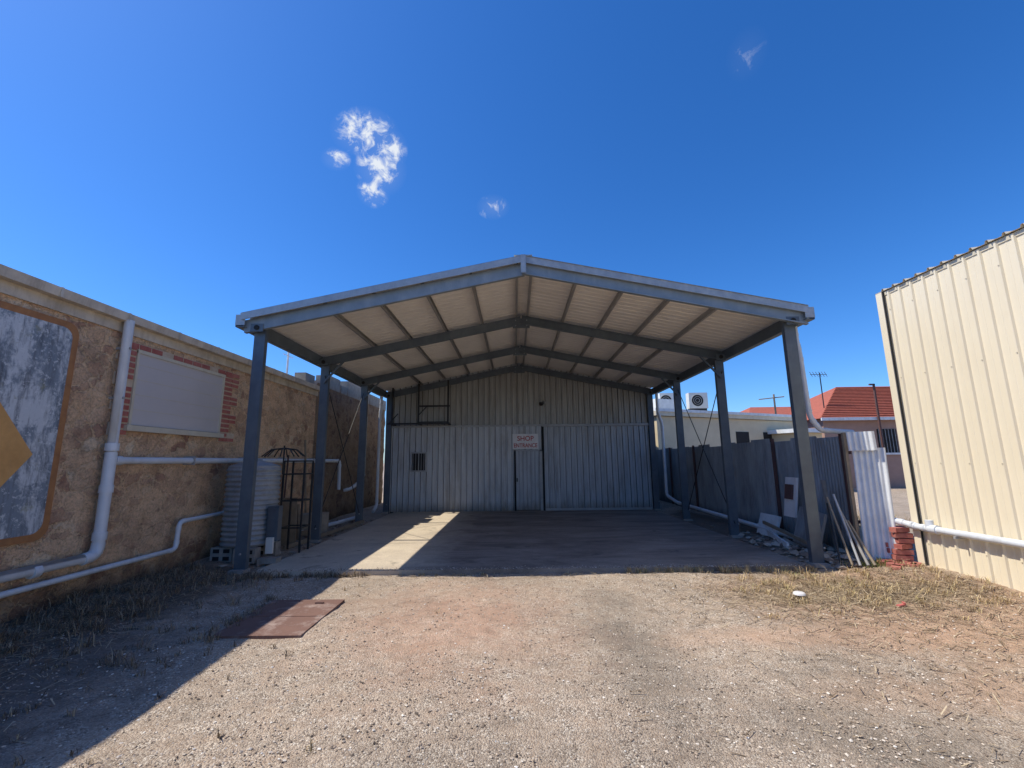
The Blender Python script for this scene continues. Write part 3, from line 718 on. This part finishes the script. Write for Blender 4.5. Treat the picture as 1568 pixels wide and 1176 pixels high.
for i in range(75):
    x=random.uniform(1.6,4.6); T.append((x,7.27+random.uniform(-.1,.06),random.randint(8,24),random.uniform(.05,.15),.06,1))
for i in range(55):
    T.append((random.uniform(5.2,5.95),random.uniform(3,6.9),random.randint(6,18),random.uniform(.04,.12),.07,1.2))
for i in range(60):
    T.append((random.uniform(6.3,9),random.uniform(9,16),60,.35,.4,1))
for i in range(16): T.append((random.uniform(-2.3,1.5),7.28+random.uniform(-.06,.05),8,.05,.04,1.2))
for x,y in ((-1.25,3.0),(-.9,5.35),(-1.5,7.2),(-2.2,6.6),(-2.35,6.45)): T.append((x,y,8,.06,.03,1))
blades('dry_grass',T,M['dry'])
T=[]
for i in range(360):
    x=-5.45+abs(random.gauss(0,.8)); y=random.uniform(2.5,7.6)
    if x<-3.1 and not(-3.1<x<-2.1 and 4.7<y<6): T.append((x,y,random.randint(10,32),random.uniform(.04,.17),.09,1.6))
for i in range(70): T.append((random.uniform(-4.2,-2.3),random.gauss(7.2,.1),random.randint(8,22),random.uniform(.04,.13),.07,1.3))
for i in range(45): T.append((random.uniform(-3.2,-2.9),random.uniform(4.6,6.1),12,.09,.06,1.3))
for i in range(30): T.append((-2.95+random.gauss(0,.35),random.uniform(2.6,4.6),9,.06,.04,1.3))
blades('dead_weeds',T,M['dead'])
T=[]
for i in range(12): T.append((random.gauss(5.35,.15),random.gauss(7.0,.12),20,.12,.06,.9))
for i in range(8): T.append((random.gauss(4.3,.7),random.gauss(6.8,.25),12,.05,.08,1.2))
blades('green_weeds',T,M['green'])
V=[];Fc=[]
def straw(x,y,mx):
    a=random.uniform(0,6.28);L_=random.uniform(.03,mx);w=random.uniform(.0015,.004);z=float(gh(x,y))+random.uniform(.004,.03)
    dx,dy=math.cos(a)*L_/2,math.sin(a)*L_/2;px,py=-math.sin(a)*w,math.cos(a)*w;o=len(V); dz=random.uniform(-.012,.012)
    V.extend([(x-dx-px,y-dy-py,z-dz),(x+dx-px,y+dy-py,z+dz),(x+dx+px,y+dy+py,z+dz),(x-dx+px,y-dy+py,z-dz)]); Fc.append((o,o+1,o+2,o+3))
for i in range(6500):
    x=random.gauss(4.3,1.0);y=random.gauss(5.95,.55)
    if x<5.9 and y<7.4: straw(x,y,.2)
for i in range(4500):
    x=-5.45+abs(random.gauss(0,.9));y=random.uniform(2.5,7.4)
    if x<-3.1: straw(x,y,.22)
for i in range(1500):
    x=random.gauss(4.3,1.2)
    if x<5.9: straw(x,random.uniform(2.3,4.9),.12)
for i in range(400): straw(random.uniform(-2,3),random.uniform(6.9,7.4),.1)
me=bpy.data.meshes.new('straw_litter'); me.from_pydata(V,[],Fc); me.materials.append(island('straw',[(0,(.09,.06,.035)),(.5,(.28,.20,.12)),(1,(.58,.47,.31))]))
scene.collection.objects.link(bpy.data.objects.new('straw_litter',me))
W=MB(); W.lathe((3.42,5.75,.07),[(.005,.03),(.05,.028),(.065,.02),(.07,0)],M['signw'],14); W.make('plastic_lid')
W=MB(); W.obox((4.3,5.35,.06),(.12,.035,.012),Matrix.Rotation(.4,3,'Z'),M['plasticred']); W.obox((4.36,5.38,.075),(.06,.02,.012),Matrix.Rotation(1.2,3,'Z'),M['plasticred']); W.make('plastic_scrap')

# ------------------------------------------------------------ light & sky
Ld=Vector((.72,-.03,-1)).normalized()
su=bpy.data.lights.new('sun','SUN'); su.energy=5.0; su.angle=math.radians(.5); su.color=(1,.93,.80)
so=bpy.data.objects.new('sun',su); so.rotation_euler=Ld.to_track_quat('-Z','Y').to_euler(); scene.collection.objects.link(so)
elev=math.asin(-Ld.z)
w=bpy.data.worlds.new("World"); scene.world=w; w.use_nodes=True; nt=w.node_tree; bg=nt.nodes['Background']
sky=nt.nodes.new('ShaderNodeTexSky'); sky.sky_type='NISHITA'; sky.sun_disc=False; sky.sun_elevation=elev; sky.sun_rotation=math.radians(272)
sky.altitude=600; sky.air_density=1.0; sky.dust_density=.7; sky.ozone_density=5
hs=nt.nodes.new('ShaderNodeHueSaturation'); hs.inputs['Saturation'].default_value=1.25; hs.inputs['Value'].default_value=1.25
lk(nt,sky.outputs[0],hs.inputs['Color'])
tint=mix(nt,1.0,hs.outputs[0],(.66,.80,1.0),'MULTIPLY')
tc=nt.nodes.new('ShaderNodeTexCoord'); dirv=tc.outputs['Generated']
def cl(c,r,sx_=1,st=1):
    s_=nt.nodes.new('ShaderNodeVectorMath'); s_.operation='SUBTRACT'; lk(nt,dirv,s_.inputs[0]); s_.inputs[1].default_value=c
    q=nt.nodes.new('ShaderNodeVectorMath'); q.operation='MULTIPLY'; lk(nt,s_.outputs[0],q.inputs[0]); q.inputs[1].default_value=(1/(r*sx_),1/r,1/r)
    l=nt.nodes.new('ShaderNodeVectorMath'); l.operation='LENGTH'; lk(nt,q.outputs[0],l.inputs[0])
    k=math_(nt,'SUBTRACT',1.0,l.outputs['Value']); k=math_(nt,'MAXIMUM',k,0.0); k=math_(nt,'MULTIPLY',k,st); return k
parts=[cl((-.275,.742,.613),.045,1.5),cl((-.240,.765,.597),.042,1.0),cl((-.256,.7836,.5673),.052,1.0),cl((-.274,.8015,.5316),.034,1),cl((-.331,.7537,.568),.022,1.4,.7),cl((-.039,.8515,.5234),.026,1.4,.65),cl((.394,.637,.662),.04,.8,.18)]
mk=parts[0]
for p in parts[1:]: mk=math_(nt,'MAXIMUM',mk,p)
n1=nt.nodes.new('ShaderNodeTexNoise'); n1.inputs['Scale'].default_value=34; n1.inputs['Detail'].default_value=7; n1.inputs['Roughness'].default_value=.66; n1.inputs['Distortion'].default_value=.5
lk(nt,dirv,n1.inputs['Vector'])
cld=math_(nt,'MULTIPLY',math_(nt,'SUBTRACT',n1.outputs[0],.5),5.0)
cld=math_(nt,'ADD',cld,math_(nt,'MULTIPLY_ADD',mk,.9,-.08))
cld=math_(nt,'MULTIPLY',cld,math_(nt,'MINIMUM',math_(nt,'MULTIPLY',mk,2.6),1.0))
cf=ramp(nt,cld,[(.02,g1(0)),(.35,g1(.25)),(1.1,g1(.95))])
haze=math_(nt,'MULTIPLY',math_(nt,'MINIMUM',mk,.6),.12)
cf=math_(nt,'MAXIMUM',cf,haze)
out=mix(nt,cf,tint,(5.6,5.9,6.3))
lk(nt,out,bg.inputs['Color']); bg.inputs['Strength'].default_value=.15

# ------------------------------------------------------------ camera
cam=bpy.data.cameras.new('camera'); cam.sensor_width=36; cam.lens=36*680/1568; cam.clip_end=3000; cam.clip_start=.05
co_=bpy.data.objects.new('camera',cam); scene.collection.objects.link(co_)
th=math.atan(118/680)
Rm=Matrix.Rotation(.0044,4,'Z')@Matrix.Rotation(math.pi/2+th,4,'X')@Matrix.Rotation(-.012,4,'Z')
co_.matrix_world=Matrix.Translation((0,0,1.7))@Rm
scene.camera=co_
scene.view_settings.view_transform='Standard'; scene.view_settings.look='None'; scene.view_settings.exposure=0
